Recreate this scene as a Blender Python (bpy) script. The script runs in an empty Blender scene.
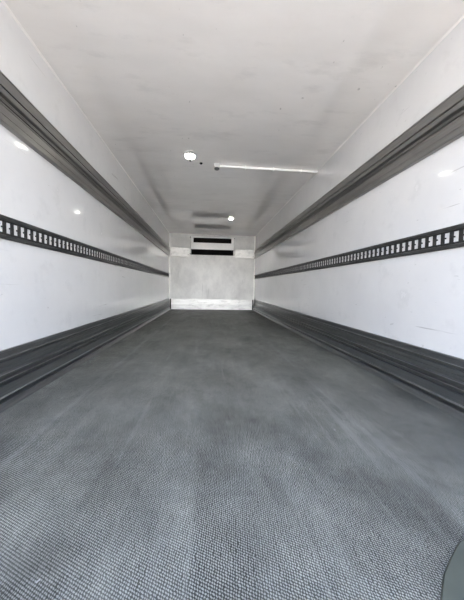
import bpy, bmesh, math
from mathutils import Matrix, Vector

C = bpy.context.scene.collection
SC = bpy.context.scene

# ------------------------------------------------------------------ camera
cam_data = bpy.data.cameras.new('camera')
cam_data.sensor_fit = 'HORIZONTAL'
cam_data.sensor_width = 36.0
cam_data.lens = 36.0 * 257.3 / 464.0
cam_data.clip_start = 0.02
cam_data.clip_end = 500
cam = bpy.data.objects.new('camera', cam_data)
C.objects.link(cam)
RI = Vector((0.99548, -0.09327, 0.01766)).normalized()
FW = Vector((0.09405, 0.99430, -0.05030))
UP = RI.cross(FW).normalized()
FW = UP.cross(RI).normalized()
m = Matrix.Identity(4)
for i in range(3):
    m[i][0] = RI[i]; m[i][1] = UP[i]; m[i][2] = -FW[i]
m.translation = Vector((0, 0, 0.662))
cam.matrix_world = m
SC.camera = cam

# ------------------------------------------------------------------ light
SC.view_settings.view_transform = 'Standard'
SC.view_settings.look = 'None'
SC.view_settings.gamma = 1
SC.view_settings.exposure = 1.56

world = bpy.data.worlds.new('sky'); SC.world = world
world.use_nodes = True
wn = world.node_tree; wn.nodes.clear()
wo = wn.nodes.new('ShaderNodeOutputWorld')
bg = wn.nodes.new('ShaderNodeBackground')
tc = wn.nodes.new('ShaderNodeTexCoord')
sp = wn.nodes.new('ShaderNodeSeparateXYZ')
rp = wn.nodes.new('ShaderNodeValToRGB')
rp.color_ramp.elements[0].position = 0.0
rp.color_ramp.elements[0].color = (1.0, 0.98, 0.95, 1)
rp.color_ramp.elements[1].position = 0.75
rp.color_ramp.elements[1].color = (0.22, 0.37, 0.70, 1)
e = rp.color_ramp.elements.new(0.22); e.color = (0.60, 0.74, 1.0, 1)
wn.links.new(tc.outputs['Generated'], sp.inputs[0])
wn.links.new(sp.outputs['Z'], rp.inputs[0])
wn.links.new(rp.outputs[0], bg.inputs[0])
bg.inputs[1].default_value = 3.4
wn.links.new(bg.outputs[0], wo.inputs[0])

def sun(name, strength, elev, az, angle, color):
    # az: compass angle of where the light comes from, 0 = +Y (the bulkhead end), 180 = the open rear
    d = bpy.data.lights.new(name, 'SUN'); d.energy = strength; d.angle = math.radians(angle); d.color = color
    o = bpy.data.objects.new(name, d); C.objects.link(o)
    e_, a_ = math.radians(elev), math.radians(az)
    v = Vector((math.sin(a_) * math.cos(e_), math.cos(a_) * math.cos(e_), math.sin(e_)))
    o.rotation_euler = v.to_track_quat('Z', 'Y').to_euler()
    o.location = (0, -3, 6)
    return o
sun('sun', 10.5, 71, 172, 0.6, (1, 0.93, 0.82))
sun('soft_fill_sun', 2.0, 4, 178, 50, (1.0, 0.985, 0.95))  # added low, soft fill sun that evens the light towards the far wall

# ------------------------------------------------------------------ dimensions
XL, XR = -1.097, 1.357
Y0, YB = -0.75, 7.456
H = 2.145
T = 0.06

# ------------------------------------------------------------------ materials
def newmat(name):
    mt = bpy.data.materials.new(name); mt.use_nodes = True
    n = mt.node_tree
    return mt, n, n.nodes['Principled BSDF']

def N(n, t, **kw):
    o = n.nodes.new(t)
    for k, v in kw.items(): setattr(o, k, v)
    return o

def mapping(n, scale, rot=(0, 0, 0), loc=(0, 0, 0)):
    t = N(n, 'ShaderNodeTexCoord'); mp = N(n, 'ShaderNodeMapping')
    mp.inputs['Scale'].default_value = scale
    mp.inputs['Rotation'].default_value = rot
    mp.inputs['Location'].default_value = loc
    n.links.new(t.outputs['Object'], mp.inputs[0])
    return mp.outputs[0]

def noise(n, vec, scale, detail=4, rough=0.5):
    o = N(n, 'ShaderNodeTexNoise'); o.inputs['Scale'].default_value = scale
    o.inputs['Detail'].default_value = detail; o.inputs['Roughness'].default_value = rough
    n.links.new(vec, o.inputs['Vector'])
    return o.outputs['Fac']

def ramp(n, fac, stops):
    r = N(n, 'ShaderNodeValToRGB')
    el = r.color_ramp.elements
    while len(el) < len(stops): el.new(0.5)
    for e_, (p, c) in zip(el, stops):
        e_.position = p; e_.color = (c, c, c, 1) if isinstance(c, (int, float)) else (*c, 1)
    n.links.new(fac, r.inputs[0])
    return r.outputs[0]

def mix(n, fac, a, b, mode='MIX'):
    x = N(n, 'ShaderNodeMix', data_type='RGBA', blend_type=mode)
    for s, v in ((x.inputs[0], fac), (x.inputs[6], a), (x.inputs[7], b)):
        if isinstance(v, (int, float)): s.default_value = v
        elif isinstance(v, tuple): s.default_value = (*v, 1) if len(v) == 3 else v
        else: n.links.new(v, s)
    return x.outputs[2]

def math_(n, op, a, b=None):
    x = N(n, 'ShaderNodeMath', operation=op)
    for s, v in ((x.inputs[0], a), (x.inputs[1], b)):
        if v is None: continue
        if isinstance(v, (int, float)): s.default_value = v
        else: n.links.new(v, s)
    return x.outputs[0]

def bump(n, bs, h, strength, dist):
    b = N(n, 'ShaderNodeBump'); b.inputs['Strength'].default_value = strength
    b.inputs['Distance'].default_value = dist
    n.links.new(h, b.inputs['Height']); n.links.new(b.outputs[0], bs.inputs['Normal'])
    return b

def panel_mat(name, base, dirt, rough, ripple, scale=(1, 1, 1), marks=0.5, bdist=0.006, scratch=0.0):
    """glossy white fibreglass lining with slight ripples, smears and scuffs"""
    mt, n, bs = newmat(name)
    v = mapping(n, scale)
    big = noise(n, v, 1.6, 5, 0.6)
    smear = ramp(n, noise(n, mapping(n, (1.2, 3.2, 3.0), (0.1, 0.05, 0.35)), 2.4, 7, 0.62), [(0.56, 0.0), (0.72, 1.0)])
    col = mix(n, ramp(n, big, [(0.35, 0.0), (0.7, 1.0)]), base, dirt)
    col = mix(n, math_(n, 'MULTIPLY', smear, 0.35 * marks), col, tuple(c * 0.72 for c in dirt))
    specks = ramp(n, noise(n, mapping(n, (9, 5, 14)), 3.0, 2, 0.5), [(0.74, 0.0), (0.77, 1.0)])
    col = mix(n, math_(n, 'MULTIPLY', specks, 0.5 * marks), col, (0.3, 0.29, 0.28))
    if scratch:
        sc = ramp(n, noise(n, mapping(n, (1, 1.6, 46), (0.02, 0, 0)), 1.3, 3, 0.5), [(0.70, 0.0), (0.74, 1.0)])
        patchy = ramp(n, noise(n, mapping(n, (1, 1, 1)), 1.7, 2), [(0.48, 0.0), (0.6, 1.0)])
        col = mix(n, math_(n, 'MULTIPLY', math_(n, 'MULTIPLY', sc, patchy), scratch), col, (0.35, 0.34, 0.33))
    n.links.new(col, bs.inputs['Base Color'])
    rr = ramp(n, smear, [(0, rough), (1, rough + 0.15)])
    n.links.new(rr, bs.inputs['Roughness'])
    h = noise(n, v, ripple, 3, 0.45)
    fine = math_(n, 'MULTIPLY', noise(n, mapping(n, (1, 1, 1)), 22.0, 2, 0.5), 0.07)
    bump(n, bs, math_(n, 'ADD', h, fine), 0.2, bdist)
    bs.inputs['Coat Weight'].default_value = 0.8; bs.inputs['Coat Roughness'].default_value = 0.03
    return mt

M_wall = panel_mat('white_fibreglass_wall', (0.76, 0.757, 0.75), (0.70, 0.70, 0.70), 0.13, 3.0, (1, 1, 1), 0.7, 0.004, 0.7)
M_ceil = panel_mat('white_fibreglass_ceiling', (0.87, 0.845, 0.82), (0.80, 0.775, 0.75), 0.12, 3.0, (0.8, 2.0, 1), 1.0, 0.004)

def back_mat():
    mt, n, bs = newmat('white_bulkhead_panel')
    t = N(n, 'ShaderNodeTexCoord'); s = N(n, 'ShaderNodeSeparateXYZ'); n.links.new(t.outputs['Object'], s.inputs[0])
    streak = ramp(n, noise(n, mapping(n, (7, 1, 0.7)), 1.6, 3, 0.55), [(0.62, 0.0), (0.74, 1.0)])
    low = ramp(n, math_(n, 'MULTIPLY', s.outputs['Z'], 0.5), [(0.5, 1.0), (0.62, 0.0)])
    blot = ramp(n, noise(n, mapping(n, (1.4, 1, 1.0)), 2.2, 6, 0.65), [(0.38, 0.0), (0.66, 1.0)])
    col = mix(n, blot, (0.76, 0.75, 0.72), (0.60, 0.59, 0.57))
    col = mix(n, math_(n, 'MULTIPLY', math_(n, 'MULTIPLY', streak, low), 0.55), col, (0.33, 0.32, 0.30))
    n.links.new(col, bs.inputs['Base Color']); bs.inputs['Roughness'].default_value = 0.35
    bump(n, bs, noise(n, mapping(n, (1, 1, 1)), 4.0, 2), 0.2, 0.01)
    return mt
M_back = back_mat()

def metal(name, c0, c1, rough, metallic, stretch=(70, 0.7, 70), grime=0.5):
    mt, n, bs = newmat(name)
    br = noise(n, mapping(n, stretch), 1.0, 5, 0.65)
    col = mix(n, ramp(n, br, [(0.3, 0.0), (0.7, 1.0)]), c0, c1)
    g = ramp(n, noise(n, mapping(n, (3, 2.2, 9)), 1.6, 6, 0.65), [(0.5, 0.0), (0.72, 1.0)])
    col = mix(n, math_(n, 'MULTIPLY', g, grime), col, tuple(c * 0.55 for c in c0))
    n.links.new(col, bs.inputs['Base Color'])
    bs.inputs['Metallic'].default_value = metallic
    bs.inputs['Roughness'].default_value = rough
    bump(n, bs, br, 0.15, 0.0008)
    return mt
M_rail = metal('worn_grey_aluminium', (0.25, 0.243, 0.23), (0.33, 0.322, 0.305), 0.30, 0.75, (160, 2.5, 160), 0.35)
M_kick = metal('dull_grey_aluminium', (0.13, 0.135, 0.133), (0.185, 0.19, 0.188), 0.32, 0.7, (160, 2.5, 160), 0.35)
M_edge = metal('bead_edge_highlight', (0.26, 0.262, 0.26), (0.50, 0.50, 0.495), 0.28, 0.7, (40, 6, 40), 0.8)  # lighter metal that paints highlights onto the kick plate beads
M_track = metal('dark_galvanised_steel', (0.05, 0.05, 0.05), (0.12, 0.122, 0.12), 0.40, 0.6, (30, 12, 30), 0.5)
M_web = metal('blackened_steel', (0.022, 0.022, 0.022), (0.05, 0.05, 0.05), 0.5, 0.4, (30, 12, 30), 0.5)
M_pale = metal('pale_scratched_aluminium', (0.72, 0.71, 0.68), (0.86, 0.85, 0.82), 0.35, 0.15, (3, 30, 34), 0.65)

def plain(name, col, rough=0.5, metallic=0.0, var=0.12, emit=None, es=0, spec=0.5):
    mt, n, bs = newmat(name)
    bs.inputs['Specular IOR Level'].default_value = spec
    c = mix(n, noise(n, mapping(n, (1, 1, 1)), 14.0, 3), col, tuple(x * (1 - var) for x in col))
    n.links.new(c, bs.inputs['Base Color'])
    bs.inputs['Roughness'].default_value = rough; bs.inputs['Metallic'].default_value = metallic
    if emit:
        bs.inputs['Emission Color'].default_value = (*emit, 1); bs.inputs['Emission Strength'].default_value = es
    return mt
M_white = plain('white_enamel', (0.93, 0.925, 0.90), 0.25)
M_trim = plain('white_corner_trim', (0.95, 0.94, 0.90), 0.25)
M_black = plain('black_rubber', (0.003, 0.003, 0.003), 0.8, spec=0.1)
M_dark = plain('dark_interior_metal', (0.014, 0.012, 0.010), 0.8, spec=0.15)
M_grey = plain('grey_plastic', (0.08, 0.08, 0.075), 0.5)
M_ring = plain('grey_lamp_rim', (0.5, 0.5, 0.49), 0.4)
M_lens = plain('lit_lamp_lens', (0.9, 0.9, 0.85), 0.3, emit=(1.0, 0.98, 0.88), es=7)
M_patch = plain('smooth_grey_green_patch', (0.075, 0.086, 0.070), 0.75, var=0.35)
M_conc = plain('pale_concrete', (0.57, 0.50, 0.42), 0.85, var=0.2)
M_outer = plain('white_outer_skin', (0.7, 0.7, 0.7), 0.4)

def floor_mat():
    mt, n, bs = newmat('fine_diamond_tread_floor')
    t = N(n, 'ShaderNodeTexCoord'); s = N(n, 'ShaderNodeSeparateXYZ'); n.links.new(t.outputs['Object'], s.inputs[0])
    # jitter the rows slightly so that the tread looks pressed, not drawn
    P = 0.0068
    k = 2 * math.pi / P
    def comb(cx, cy): return math_(n, 'MULTIPLY', math_(n, 'ADD', math_(n, 'MULTIPLY', s.outputs['X'], cx), math_(n, 'MULTIPLY', s.outputs['Y'], cy)), k)
    a = comb(0.80, 0.42); b = comb(0.30, -0.55)
    wob = math_(n, 'MULTIPLY', noise(n, mapping(n, (1, 1, 1)), 90.0, 3), 6.5)
    pr = math_(n, 'MULTIPLY', math_(n, 'SINE', math_(n, 'ADD', a, wob)), math_(n, 'SINE', math_(n, 'ADD', b, wob)))
    tread = math_(n, 'MULTIPLY_ADD', pr, 0.5); n.nodes[-1].inputs[2].default_value = 0.5
    tr = ramp(n, tread, [(0.50, 0.0), (0.64, 1.0)])
    streak = noise(n, mapping(n, (7.0, 0.38, 1)), 1.5, 6, 0.62)
    blot = noise(n, mapping(n, (1.3, 0.9, 1), (0, 0, 0.3)), 1.9, 6, 0.6)
    low = mix(n, ramp(n, streak, [(0.32, 0.0), (0.68, 1.0)]), (0.024, 0.025, 0.022), (0.100, 0.103, 0.092))
    low = mix(n, ramp(n, blot, [(0.36, 0.8), (0.56, 0.0)]), low, (0.022, 0.022, 0.021))
    hi = mix(n, ramp(n, blot, [(0.35, 0.0), (0.65, 1.0)]), (0.24, 0.247, 0.225), (0.50, 0.51, 0.47))
    # worn-in dirt fills the tread in the traffic lane and leaves it clear in blotches
    wear = ramp(n, blot, [(0.36, 0.95), (0.62, 0.5)])
    col = mix(n, math_(n, 'MULTIPLY', tr, wear), low, hi)
    # two weld lines running the length of the floor
    for x0, st in ((-0.735, 0.22), (0.74, 0.16)):
        d = math_(n, 'ABSOLUTE', math_(n, 'SUBTRACT', math_(n, 'ADD', s.outputs['X'], math_(n, 'MULTIPLY', noise(n, mapping(n, (1, 1, 1)), 2.0, 3), 0.03)), x0 + 0.015))
        ln = ramp(n, d, [(0.0, 1.0), (0.022, 0.0)])
        col = mix(n, math_(n, 'MULTIPLY', ln, st), col, (0.33, 0.34, 0.33))
    # broad traffic wear: dull and rubbed areas, long faint wheel scuffs
    broad = ramp(n, noise(n, mapping(n, (1.5, 1.15, 1), (0, 0, 0.5), (3.1, 0.4, 0)), 2.1, 9, 0.74), [(0.36, 0.66), (0.5, 0.95), (0.66, 1.25)])
    col = mix(n, 1.0, col, broad, 'MULTIPLY')
    scuff = ramp(n, noise(n, mapping(n, (16, 0.55, 1), (0, 0, 0.05)), 1.2, 5, 0.6), [(0.57, 0.0), (0.70, 1.0)])
    col = mix(n, math_(n, 'MULTIPLY', scuff, 0.30), col, (0.26, 0.265, 0.25))
    across = ramp(n, noise(n, mapping(n, (1.2, 4.5, 1), (0, 0, -0.15)), 1.6, 6, 0.7), [(0.56, 0.0), (0.72, 1.0)])
    col = mix(n, math_(n, 'MULTIPLY', across, 0.30), col, (0.035, 0.035, 0.034))
    # pale specks of paint and grit
    sk = ramp(n, noise(n, mapping(n, (1, 1, 1)), 34.0, 2, 0.4), [(0.76, 0.0), (0.80, 1.0)])
    col = mix(n, math_(n, 'MULTIPLY', sk, 0.5), col, (0.5, 0.5, 0.5))
    n.links.new(col, bs.inputs['Base Color'])
    bs.inputs['Specular IOR Level'].default_value = 0.3
    rr = ramp(n, streak, [(0.3, 0.46), (0.7, 0.6)])
    n.links.new(rr, bs.inputs['Roughness'])
    bump(n, bs, tr, 0.6, 0.0012)
    return mt
M_floor = floor_mat()

# ------------------------------------------------------------------ helpers
def link_mesh(name, bm, mat, parent=None, smooth=False):
    bmesh.ops.recalc_face_normals(bm, faces=bm.faces)
    me = bpy.data.meshes.new(name); bm.to_mesh(me); bm.free()
    me.materials.append(mat)
    if smooth:
        for p in me.polygons: p.use_smooth = True
    o = bpy.data.objects.new(name, me); C.objects.link(o)
    if parent: o.parent = parent
    return o

def box(bm, x0, x1, y0, y1, z0, z1, bevel=0):
    r = bmesh.ops.create_cube(bm, size=1)
    vs = r['verts']
    bmesh.ops.scale(bm, vec=(x1 - x0, y1 - y0, z1 - z0), verts=vs)
    bmesh.ops.translate(bm, vec=((x0 + x1) / 2, (y0 + y1) / 2, (z0 + z1) / 2), verts=vs)
    if bevel:
        es = list({e_ for v in vs for e_ in v.link_edges})
        bmesh.ops.bevel(bm, geom=es, offset=bevel, segments=2, affect='EDGES', profile=0.6)
    return bm

def BX(*a, **k): return box(bmesh.new(), *a, **k)

def extrude_profile(prof, a, b, place, bm=None):
    """closed (d, z) profile, d = distance from the wall face; place(d, s, z) -> point"""
    bm = bm or bmesh.new()
    r0 = [bm.verts.new(place(d, a, z)) for d, z in prof]
    r1 = [bm.verts.new(place(d, b, z)) for d, z in prof]
    k = len(prof)
    for i in range(k):
        bm.faces.new((r0[i], r0[(i + 1) % k], r1[(i + 1) % k], r1[i]))
    bm.faces.new(r0); bm.faces.new(list(reversed(r1)))
    return bm

def lathe(bm, prof, seg=32, c=(0, 0, 0)):
    """(r, z) profile around the z axis"""
    rings = []
    for r, z in prof:
        if r < 1e-6: rings.append([bm.verts.new((c[0], c[1], c[2] + z))])
        else: rings.append([bm.verts.new((c[0] + r * math.cos(2 * math.pi * i / seg), c[1] + r * math.sin(2 * math.pi * i / seg), c[2] + z)) for i in range(seg)])
    for A, B in zip(rings, rings[1:]):
        for i in range(seg):
            j = (i + 1) % seg
            if len(A) == 1 and len(B) == 1: break
            if len(A) == 1: bm.faces.new((A[0], B[i], B[j]))
            elif len(B) == 1: bm.faces.new((A[i], A[j], B[0]))
            else: bm.faces.new((A[i], A[j], B[j], B[i]))
    return bm

def struct(name, bm, mat, label=None):
    o = link_mesh(name, bm, mat); o['kind'] = 'structure'
    if label: o['label'] = label
    return o

def thing(name, label, cat, loc=(0, 0, 0), group=None):
    o = bpy.data.objects.new(name, None); C.objects.link(o); o.location = loc
    o.empty_display_size = 0.1
    o['label'] = label; o['category'] = cat
    if group: o['group'] = group
    return o

def tag(o, label, cat, group=None):
    o['label'] = label; o['category'] = cat
    if group: o['group'] = group
    return o

LEFT = lambda d, s, z: (XL + d, s, z)
RIGHT = lambda d, s, z: (XR - d, s, z)
BACK = lambda d, s, z: (s, YB - d, z)

# ------------------------------------------------------------------ shell
struct('floor', BX(XL - T, XR + T, Y0, YB + T, -0.12, 0), M_floor, 'grey anti-slip floor of fine raised diamonds')
struct('ceiling', BX(XL - T, XR + T, Y0, YB + T, H, H + T), M_ceil, 'glossy white fibreglass ceiling with smears')
struct('wall_left', BX(XL - T, XL, Y0, YB + T, 0, H), M_wall, 'glossy white fibreglass lining, left side')
struct('wall_right', BX(XR, XR + T, Y0, YB + T, 0, H), M_wall, 'glossy white fibreglass lining, right side')
struct('wall_back', BX(XL, XR, YB, YB + T, 0, H), M_back, 'white bulkhead wall at the far end')
struct('ground', BX(-30, 30, -60, 30, -1.3, -1.2), M_conc, 'pale concrete yard behind the open doors')

# white sealing trims up the two far corners and a thin bead along the ceiling edges
for k, (x0, x1) in enumerate(((XL, XL + 0.035), (XR - 0.035, XR))):
    struct('trim_%d' % (k + 1), BX(x0, x1, YB - 0.03, YB, 0.3013, H, bevel=0.006), M_trim, 'white vertical sealing strip in the far corner')
for k, (P, nm) in enumerate(((LEFT, 'left'), (RIGHT, 'right'))):
    pr = [(0, H - 0.010), (0.004, H - 0.006), (0.010, H), (0, H)]
    struct('trim_%d' % (k + 3), extrude_profile(pr, Y0, YB - 0.031, P), M_ceil, 'thin sealing bead where the %s wall meets the ceiling' % nm)
# dark joint posts at the foot of the corners
for k, (x0, x1) in enumerate(((XL + 0.034, XL + 0.058), (XR - 0.058, XR - 0.034))):
    struct('trim_%d' % (k + 5), BX(x0, x1, YB - 0.040, YB, 0.0, 0.3013, bevel=0.003), M_dark, 'short dark joint post at the foot of the far corner')

# ribbed kick plates along the foot of the walls
KICK = [(0, 0.0), (0.056, 0.0), (0.050, 0.008), (0.040, 0.018), (0.036, 0.030), (0.034, 0.0320), (0.002, 0.0330), (0.002, 0.0570),
        (0.036, 0.058), (0.038, 0.061), (0.036, 0.064), (0.030, 0.066), (0.030, 0.112), (0.030, 0.1180),
        (0.002, 0.1190), (0.002, 0.1410), (0.030, 0.1420), (0.032, 0.145), (0.030, 0.1480), (0.002, 0.1490), (0.002, 0.1770), (0.038, 0.178), (0.040, 0.181),
        (0.038, 0.184), (0.017, 0.186), (0.017, 0.208), (0.011, 0.210), (0.011, 0.215), (0.017, 0.217), (0.017, 0.238), (0.002, 0.239), (0.002, 0.2570), (0.024, 0.258),
        (0.026, 0.261), (0.024, 0.264), (0.014, 0.266), (0.014, 0.290), (0.018, 0.295), (0.014, 0.3013), (0, 0.3013)]
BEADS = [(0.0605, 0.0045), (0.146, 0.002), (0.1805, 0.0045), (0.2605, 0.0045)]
for nm, P in (('left', LEFT), ('right', RIGHT)):
    kp = struct('baseboard_' + nm, extrude_profile(KICK, Y0, YB - 0.032, P), M_kick, 'ribbed grey aluminium kick plate along the %s wall' % nm)
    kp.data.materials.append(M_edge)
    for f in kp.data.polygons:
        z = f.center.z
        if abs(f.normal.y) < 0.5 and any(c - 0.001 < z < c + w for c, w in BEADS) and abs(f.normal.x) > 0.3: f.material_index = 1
KB = [(0, 0.0), (0.018, 0.0), (0.018, 0.020), (0.014, 0.024), (0.014, 0.132), (0.020, 0.138), (0.020, 0.152), (0.012, 0.156), (0.012, 0.285), (0.018, 0.289), (0.018, 0.3013), (0, 0.3013)]
struct('baseboard_back', extrude_profile(KB, XL + 0.06, XR - 0.06, BACK), M_pale, 'pale scratched kick plate across the foot of the bulkhead')

# ------------------------------------------------------------------ upper bumper rails
UF = [(0, 1.6860), (0.022, 1.6860), (0.022, 1.690), (0.017, 1.694), (0.017, 1.744), (0.020, 1.748), (0.020, 1.754), (0.014, 1.7582), (0, 1.7582)]
CH = [(0, 1.6060), (0.024, 1.6060), (0.024, 1.6110), (0.018, 1.613), (0.018, 1.616), (0.022, 1.618), (0.022, 1.6225), (0.0015, 1.6235), (0.0015, 1.6370), (0.030, 1.6380),
      (0.032, 1.644), (0.032, 1.664), (0.028, 1.6700), (0.0015, 1.6710), (0.0015, 1.6860), (0, 1.6860)]
LF = [(0, 1.4963), (0.026, 1.4963), (0.030, 1.501), (0.030, 1.506), (0.022, 1.511), (0.016, 1.513), (0.016, 1.544), (0.019, 1.546), (0.019, 1.549), (0.016, 1.551), (0.016, 1.590),
      (0.020, 1.592), (0.020, 1.598), (0.004, 1.600), (0.004, 1.6060), (0, 1.6060)]
for P, side in ((LEFT, 'left'), (RIGHT, 'right')):
    x = XL if side == 'left' else XR
    t = thing('guard_rail', 'wide ribbed grey aluminium guard rail high on the %s wall, above the slotted rail' % side, 'guard rail', (x, Y0, 1.4963), 'guard rails high on the walls')
    Q = lambda d, s, z, P=P, t=t: tuple(Vector(P(d, s, z)) - t.location)
    for nm, pr in (('upper_flange', UF), ('ribbed_channel', CH), ('lower_flange', LF)):
        link_mesh(nm, extrude_profile(pr, Y0, YB - 0.032, Q), M_rail, t)

# ------------------------------------------------------------------ slotted cargo rails
ZT, ZBt = 1.022, 0.8975
ZC = (ZT + ZBt) / 2 + 0.002
PITCH = 0.0545
SH, SW, WAIST, WH = 0.029, 0.0155, 0.0060, 0.0045    # half height / half width of a slot, its waist
def web_mesh(y_first, xf, dir_):
    """flat web with pinched rectangular slots, 3 mm thick; xf = wall face, dir_ = +1 into the room"""
    bm = bmesh.new()
    z0, z1 = ZBt + 0.024, ZT - 0.024
    outline = [(-SW, -SH), (SW, -SH), (SW, -WH), (WAIST, -WH), (WAIST, WH), (SW, WH), (SW, SH), (-SW, SH)]
    n0 = math.ceil((Y0 + 0.04 - y_first) / PITCH); n1 = math.floor((YB - 0.08 - y_first) / PITCH)
    def v(d, y, z): return bm.verts.new((xf + dir_ * d, y, z))
    def quad(y0, y1, za, zb): bm.faces.new((v(0.004, y0, za), v(0.004, y1, za), v(0.004, y1, zb), v(0.004, y0, zb)))
    hp = PITCH / 2
    for k in range(n0, n1 + 1):
        yc = y_first + k * PITCH
        quad(yc - hp, yc + hp, z0, ZC - SH); quad(yc - hp, yc + hp, ZC + SH, z1)
        for s in (-1, 1):
            a, b = sorted((yc + s * SW, yc + s * hp)); quad(a, b, ZC - SH, ZC + SH)
        quad(yc + WAIST, yc + SW, ZC - WH, ZC + WH)
        for i in range(8):
            (a, b), (c, d) = outline[i], outline[(i + 1) % 8]
            bm.faces.new((v(0.004, yc + a, ZC + b), v(0.004, yc + c, ZC + d), v(0.0002, yc + c, ZC + d), v(0.0002, yc + a, ZC + b)))
    ya, yb = y_first + n0 * PITCH - hp, y_first + n1 * PITCH + hp
    quad(Y0, ya, z0, z1); quad(yb, YB - 0.034, z0, z1)
    bmesh.ops.remove_doubles(bm, verts=bm.verts, dist=0.00005)
    return bm
TOPF = [(0, ZT - 0.024), (0.004, ZT - 0.024), (0.0135, ZT - 0.021), (0.0145, ZT - 0.017), (0.0145, ZT - 0.005), (0.011, ZT), (0, ZT)]
BOTF = [(0, ZBt), (0.011, ZBt), (0.0145, ZBt + 0.005), (0.0145, ZBt + 0.017), (0.0135, ZBt + 0.021), (0.004, ZBt + 0.024), (0, ZBt + 0.024)]
for P, side, yf in ((LEFT, 'left', 1.5391), (RIGHT, 'right', 1.3084)):
    x = XL if side == 'left' else XR
    t = thing('cargo_rail', 'dark steel cargo rail with a row of pale slots halfway up the %s wall' % side, 'cargo rail', (x, Y0, ZBt), 'slotted cargo rails on the side walls')
    Q = lambda d, s, z, P=P, t=t: tuple(Vector(P(d, s, z)) - t.location)
    link_mesh('upper_flange', extrude_profile(TOPF, Y0, YB - 0.034, Q), M_track, t)
    link_mesh('lower_flange', extrude_profile(BOTF, Y0, YB - 0.034, Q), M_track, t)
    bm = web_mesh(yf, x, 1 if side == 'left' else -1)
    bmesh.ops.translate(bm, vec=-t.location, verts=bm.verts)
    link_mesh('slotted_web', bm, M_web, t)

# ------------------------------------------------------------------ bulkhead guard rails and cooling unit
UX0, UX1 = -0.49, 0.72
BR = [(0, 1.4963), (0.020, 1.4963), (0.022, 1.504), (0.012, 1.510), (0.012, 1.600), (0.018, 1.604), (0.018, 1.612), (0.012, 1.616), (0.012, 1.738), (0.018, 1.742), (0.018, 1.752), (0.014, 1.7582), (0, 1.7582)]
for a, b, side in ((XL + 0.037, UX0 - 0.06, 'left'), (UX1 + 0.06, XR - 0.037, 'right')):
    t = thing('bulkhead_rail', 'short pale guard rail on the far wall, %s of the cooling unit' % side, 'guard rail', ((a + b) / 2, YB, 1.4963), 'guard rails beside the cooling unit')
    Q = lambda d, s, z, t=t: tuple(Vector(BACK(d, s, z)) - t.location)
    link_mesh('rail_face', extrude_profile(BR, a, b, Q), M_pale, t)
    for s in (a + 0.02, b - 0.02):
        b2 = lathe(bmesh.new(), [(0, 0.004), (0.007, 0.003), (0.009, 0)], 10)
        bmesh.ops.rotate(b2, verts=b2.verts, matrix=Matrix.Rotation(math.pi / 2, 3, 'X'))
        bmesh.ops.translate(b2, vec=Vector((s, YB - 0.012, 1.56)) - t.location, verts=b2.verts)
        link_mesh('rivet', b2, M_grey, t)

UD = 0.16
UY = YB - UD
ucx = (UX0 + UX1) / 2
t = thing('cooling_unit', 'slim white evaporator unit with two black air slots high on the far wall', 'cooling unit', (ucx, YB, 1.55))
def U(x0, x1, y0, y1, z0, z1, bevel=0):
    bm = box(bmesh.new(), x0, x1, y0, y1, z0, z1, bevel)
    bmesh.ops.translate(bm, vec=-t.location, verts=bm.verts); return bm
def join(bms):
    out = bmesh.new()
    for b in bms:
        me = bpy.data.meshes.new('tmp'); b.to_mesh(me); b.free(); out.from_mesh(me); bpy.data.meshes.remove(me)
    return out
ZU0, ZU1 = 1.565, 2.055
S0, S1 = UX0 + 0.075, UX1 - 0.075
A0, A1 = 1.885, 2.020
BZ = 1.700
link_mesh('housing', join([
    U(UX0, UX1, UY, UY + 0.015, A1, ZU1, 0.004), U(UX0, S0, UY, UY + 0.015, A0, A1), U(S1, UX1, UY, UY + 0.015, A0, A1),
    U(UX0, UX1, UY, UY + 0.015, BZ, A0, 0.004), U(UX0, UX0 + 0.012, UY + 0.015, YB, ZU0, ZU1), U(UX1 - 0.012, UX1, UY + 0.015, YB, ZU0, ZU1),
    U(UX0 + 0.012, UX1 - 0.012, UY + 0.015, YB, ZU1 - 0.012, ZU1), U(UX0 + 0.012, UX1 - 0.012, UY + 0.015, YB, BZ, BZ + 0.012)]), M_white, t)
link_mesh('shadow_gap_strip', join([U(UX0 - 0.008, UX0, YB - 0.10, YB, ZU0, ZU1 + 0.006), U(UX1, UX1 + 0.008, YB - 0.10, YB, ZU0, ZU1 + 0.006), U(UX0, UX1, YB - 0.10, YB, ZU1, ZU1 + 0.006)]), M_dark, t)  # dark strips added to draw the shadow gap around the unit
link_mesh('back_plate', U(UX0 + 0.012, UX1 - 0.012, YB - 0.012, YB - 0.001, ZU0, ZU1 - 0.012), M_dark, t)
gr = link_mesh('outlet_grille', join([U(S0, S1, UY + 0.03, UY + 0.036, A0 - 0.01 + 0.026 * k, A0 - 0.004 + 0.026 * k) for k in range(1, 6)] +
                                     [U(S0 + q * (S1 - S0) / 6 - 0.003, S0 + q * (S1 - S0) / 6 + 0.003, UY + 0.037, UY + 0.043, A0, A1) for q in range(1, 6)]), M_dark, t)
tray = link_mesh('intake_duct', join([U(UX0 + 0.012, UX1 - 0.012, UY + 0.02, UY + 0.03, ZU0 + 0.01, BZ), U(UX0 + 0.012, UX1 - 0.012, UY + 0.03, YB - 0.013, ZU0, ZU0 + 0.01)]), M_black, t)
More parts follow.
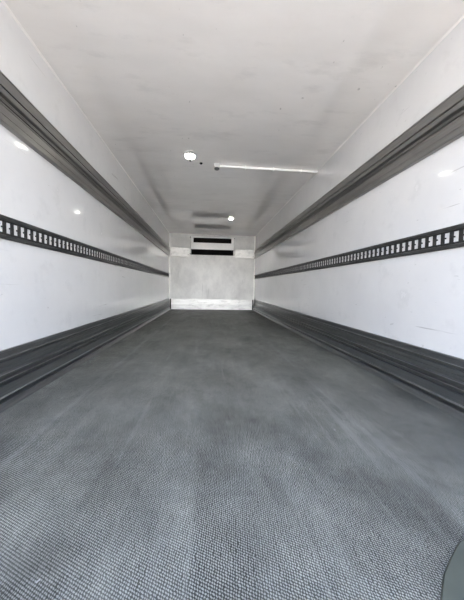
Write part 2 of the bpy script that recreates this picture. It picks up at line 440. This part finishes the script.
for x, z in ((UX0 - 0.02, 2.05), (UX1 + 0.02, 2.05), (UX0 - 0.02, 1.585), (UX1 + 0.02, 1.585)):
    br = link_mesh('mounting_bracket', U(x - 0.02, x + 0.02, YB - 0.02, YB, z - 0.02, z + 0.02, 0.003), M_white, t)
    b2 = lathe(bmesh.new(), [(0, 0.012), (0.010, 0.012), (0.013, 0.008), (0.013, 0)], 12)
    bmesh.ops.rotate(b2, verts=b2.verts, matrix=Matrix.Rotation(math.pi / 2, 3, 'X'))
    bmesh.ops.translate(b2, vec=Vector((x, YB - 0.02, z)) - t.location, verts=b2.verts)
    link_mesh('bolt', b2, M_black, br)

# ------------------------------------------------------------------ ceiling fittings
def ceiling_lamp(x, y, label, r=0.062):
    t = thing('ceiling_lamp', label, 'ceiling light', (x, y, H), 'round ceiling lamps')
    link_mesh('rim', lathe(bmesh.new(), [(0.001, 0), (r + 0.012, 0), (r + 0.012, -0.010), (r + 0.006, -0.016), (r, -0.016), (r, -0.006), (0.001, -0.006)], 40), M_ring, t, True)
    # two lens halves divided by a bar
    for s in (-1, 1):
        bm = bmesh.new()
        nth, nph = 18, 8
        g = []
        for i in range(nph + 1):
            a = i / nph * math.pi / 2
            rr, zz = (r - 0.001) * math.cos(a), -0.008 - 0.034 * math.sin(a)
            g.append([bm.verts.new((s * (0.004 + max(0.0, rr - 0.004) * math.sin(j / nth * math.pi)), -rr * math.cos(j / nth * math.pi), zz)) for j in range(nth + 1)])
        for i in range(nph):
            for j in range(nth):
                try: bm.faces.new((g[i][j], g[i][j + 1], g[i + 1][j + 1], g[i + 1][j]))
                except ValueError: pass
        bmesh.ops.remove_doubles(bm, verts=bm.verts, dist=0.0003)
        link_mesh('lens', bm, M_lens, t, True)
    link_mesh('divider_bar', BX(-0.009, 0.009, -r, r, -0.047, -0.006, bevel=0.001), M_grey, t)
    return t
ceiling_lamp(-0.22, 3.02, 'lit round ceiling lamp with a split lens, the nearer and brighter one')
ceiling_lamp(0.477, 5.60, 'small lit round ceiling lamp near the far wall, above the cooling unit', 0.05)

# conduit with its end box
t = thing('conduit', 'thin white conduit pipe crossing the ceiling from a small box to the right wall', 'conduit', (0.09, 3.21, H))
bm = bmesh.new()
lathe(bm, [(0, 0), (0.014, 0), (0.014, XR - 0.09 - 0.03), (0, XR - 0.09 - 0.03)], 20)
bmesh.ops.rotate(bm, verts=bm.verts, matrix=Matrix.Rotation(math.pi / 2, 3, 'Y'))
bmesh.ops.translate(bm, vec=(0.03, 0, -0.015), verts=bm.verts)
link_mesh('pipe', bm, M_white, t, False)
jb = link_mesh('junction_box', BX(-0.035, 0.035, -0.045, 0.045, -0.045, 0, bevel=0.008), M_ring, t)
gl = lathe(bmesh.new(), [(0, -0.016), (0.026, -0.016), (0.030, -0.010), (0.030, 0), (0, 0)], 24)
bmesh.ops.translate(gl, vec=(0, 0, -0.045), verts=gl.verts)
link_mesh('grey_cover_cap', gl, M_grey, jb)
for xx in (0.35, 0.70, 1.05):
    link_mesh('pipe_clip', BX(xx - 0.008, xx + 0.008, -0.022, 0.022, -0.038, 0, bevel=0.004), M_white, t)

tag(link_mesh('ceiling_plug', lathe(bmesh.new(), [(0, -0.012), (0.012, -0.012), (0.018, -0.006), (0.020, 0), (0, 0)], 20), M_black, None, True),
    'tiny black plug in the ceiling between the nearer lamp and the conduit box', 'plug').location = (-0.10, 3.20, H)

# smooth patch let into the floor at the rear right
pts = [(0.50, 0.30), (0.50, 0.47), (0.555, 0.518), (0.607, 0.551), (0.66, 0.582), (0.76, 0.62), (0.90, 0.64), (1.02, 0.60), (1.08, 0.50), (1.08, 0.30), (1.0, 0.22), (0.58, 0.22)]
bm = bmesh.new()
lo = [bm.verts.new((x - 0.8, y - 0.43, 0.0)) for x, y in pts]
hi = [bm.verts.new((x - 0.8 - (x - 0.8) * 0.015, y - 0.43 - (y - 0.43) * 0.015, 0.003)) for x, y in pts]
k = len(pts)
for i in range(k): bm.faces.new((lo[i], lo[(i + 1) % k], hi[(i + 1) % k], hi[i]))
bm.faces.new(hi); bm.faces.new(list(reversed(lo)))
o = tag(link_mesh('floor_patch', bm, M_patch), 'smooth grey-green patch on the textured floor at the lower right corner', 'floor patch')
o.location = (0.8, 0.43, 0)
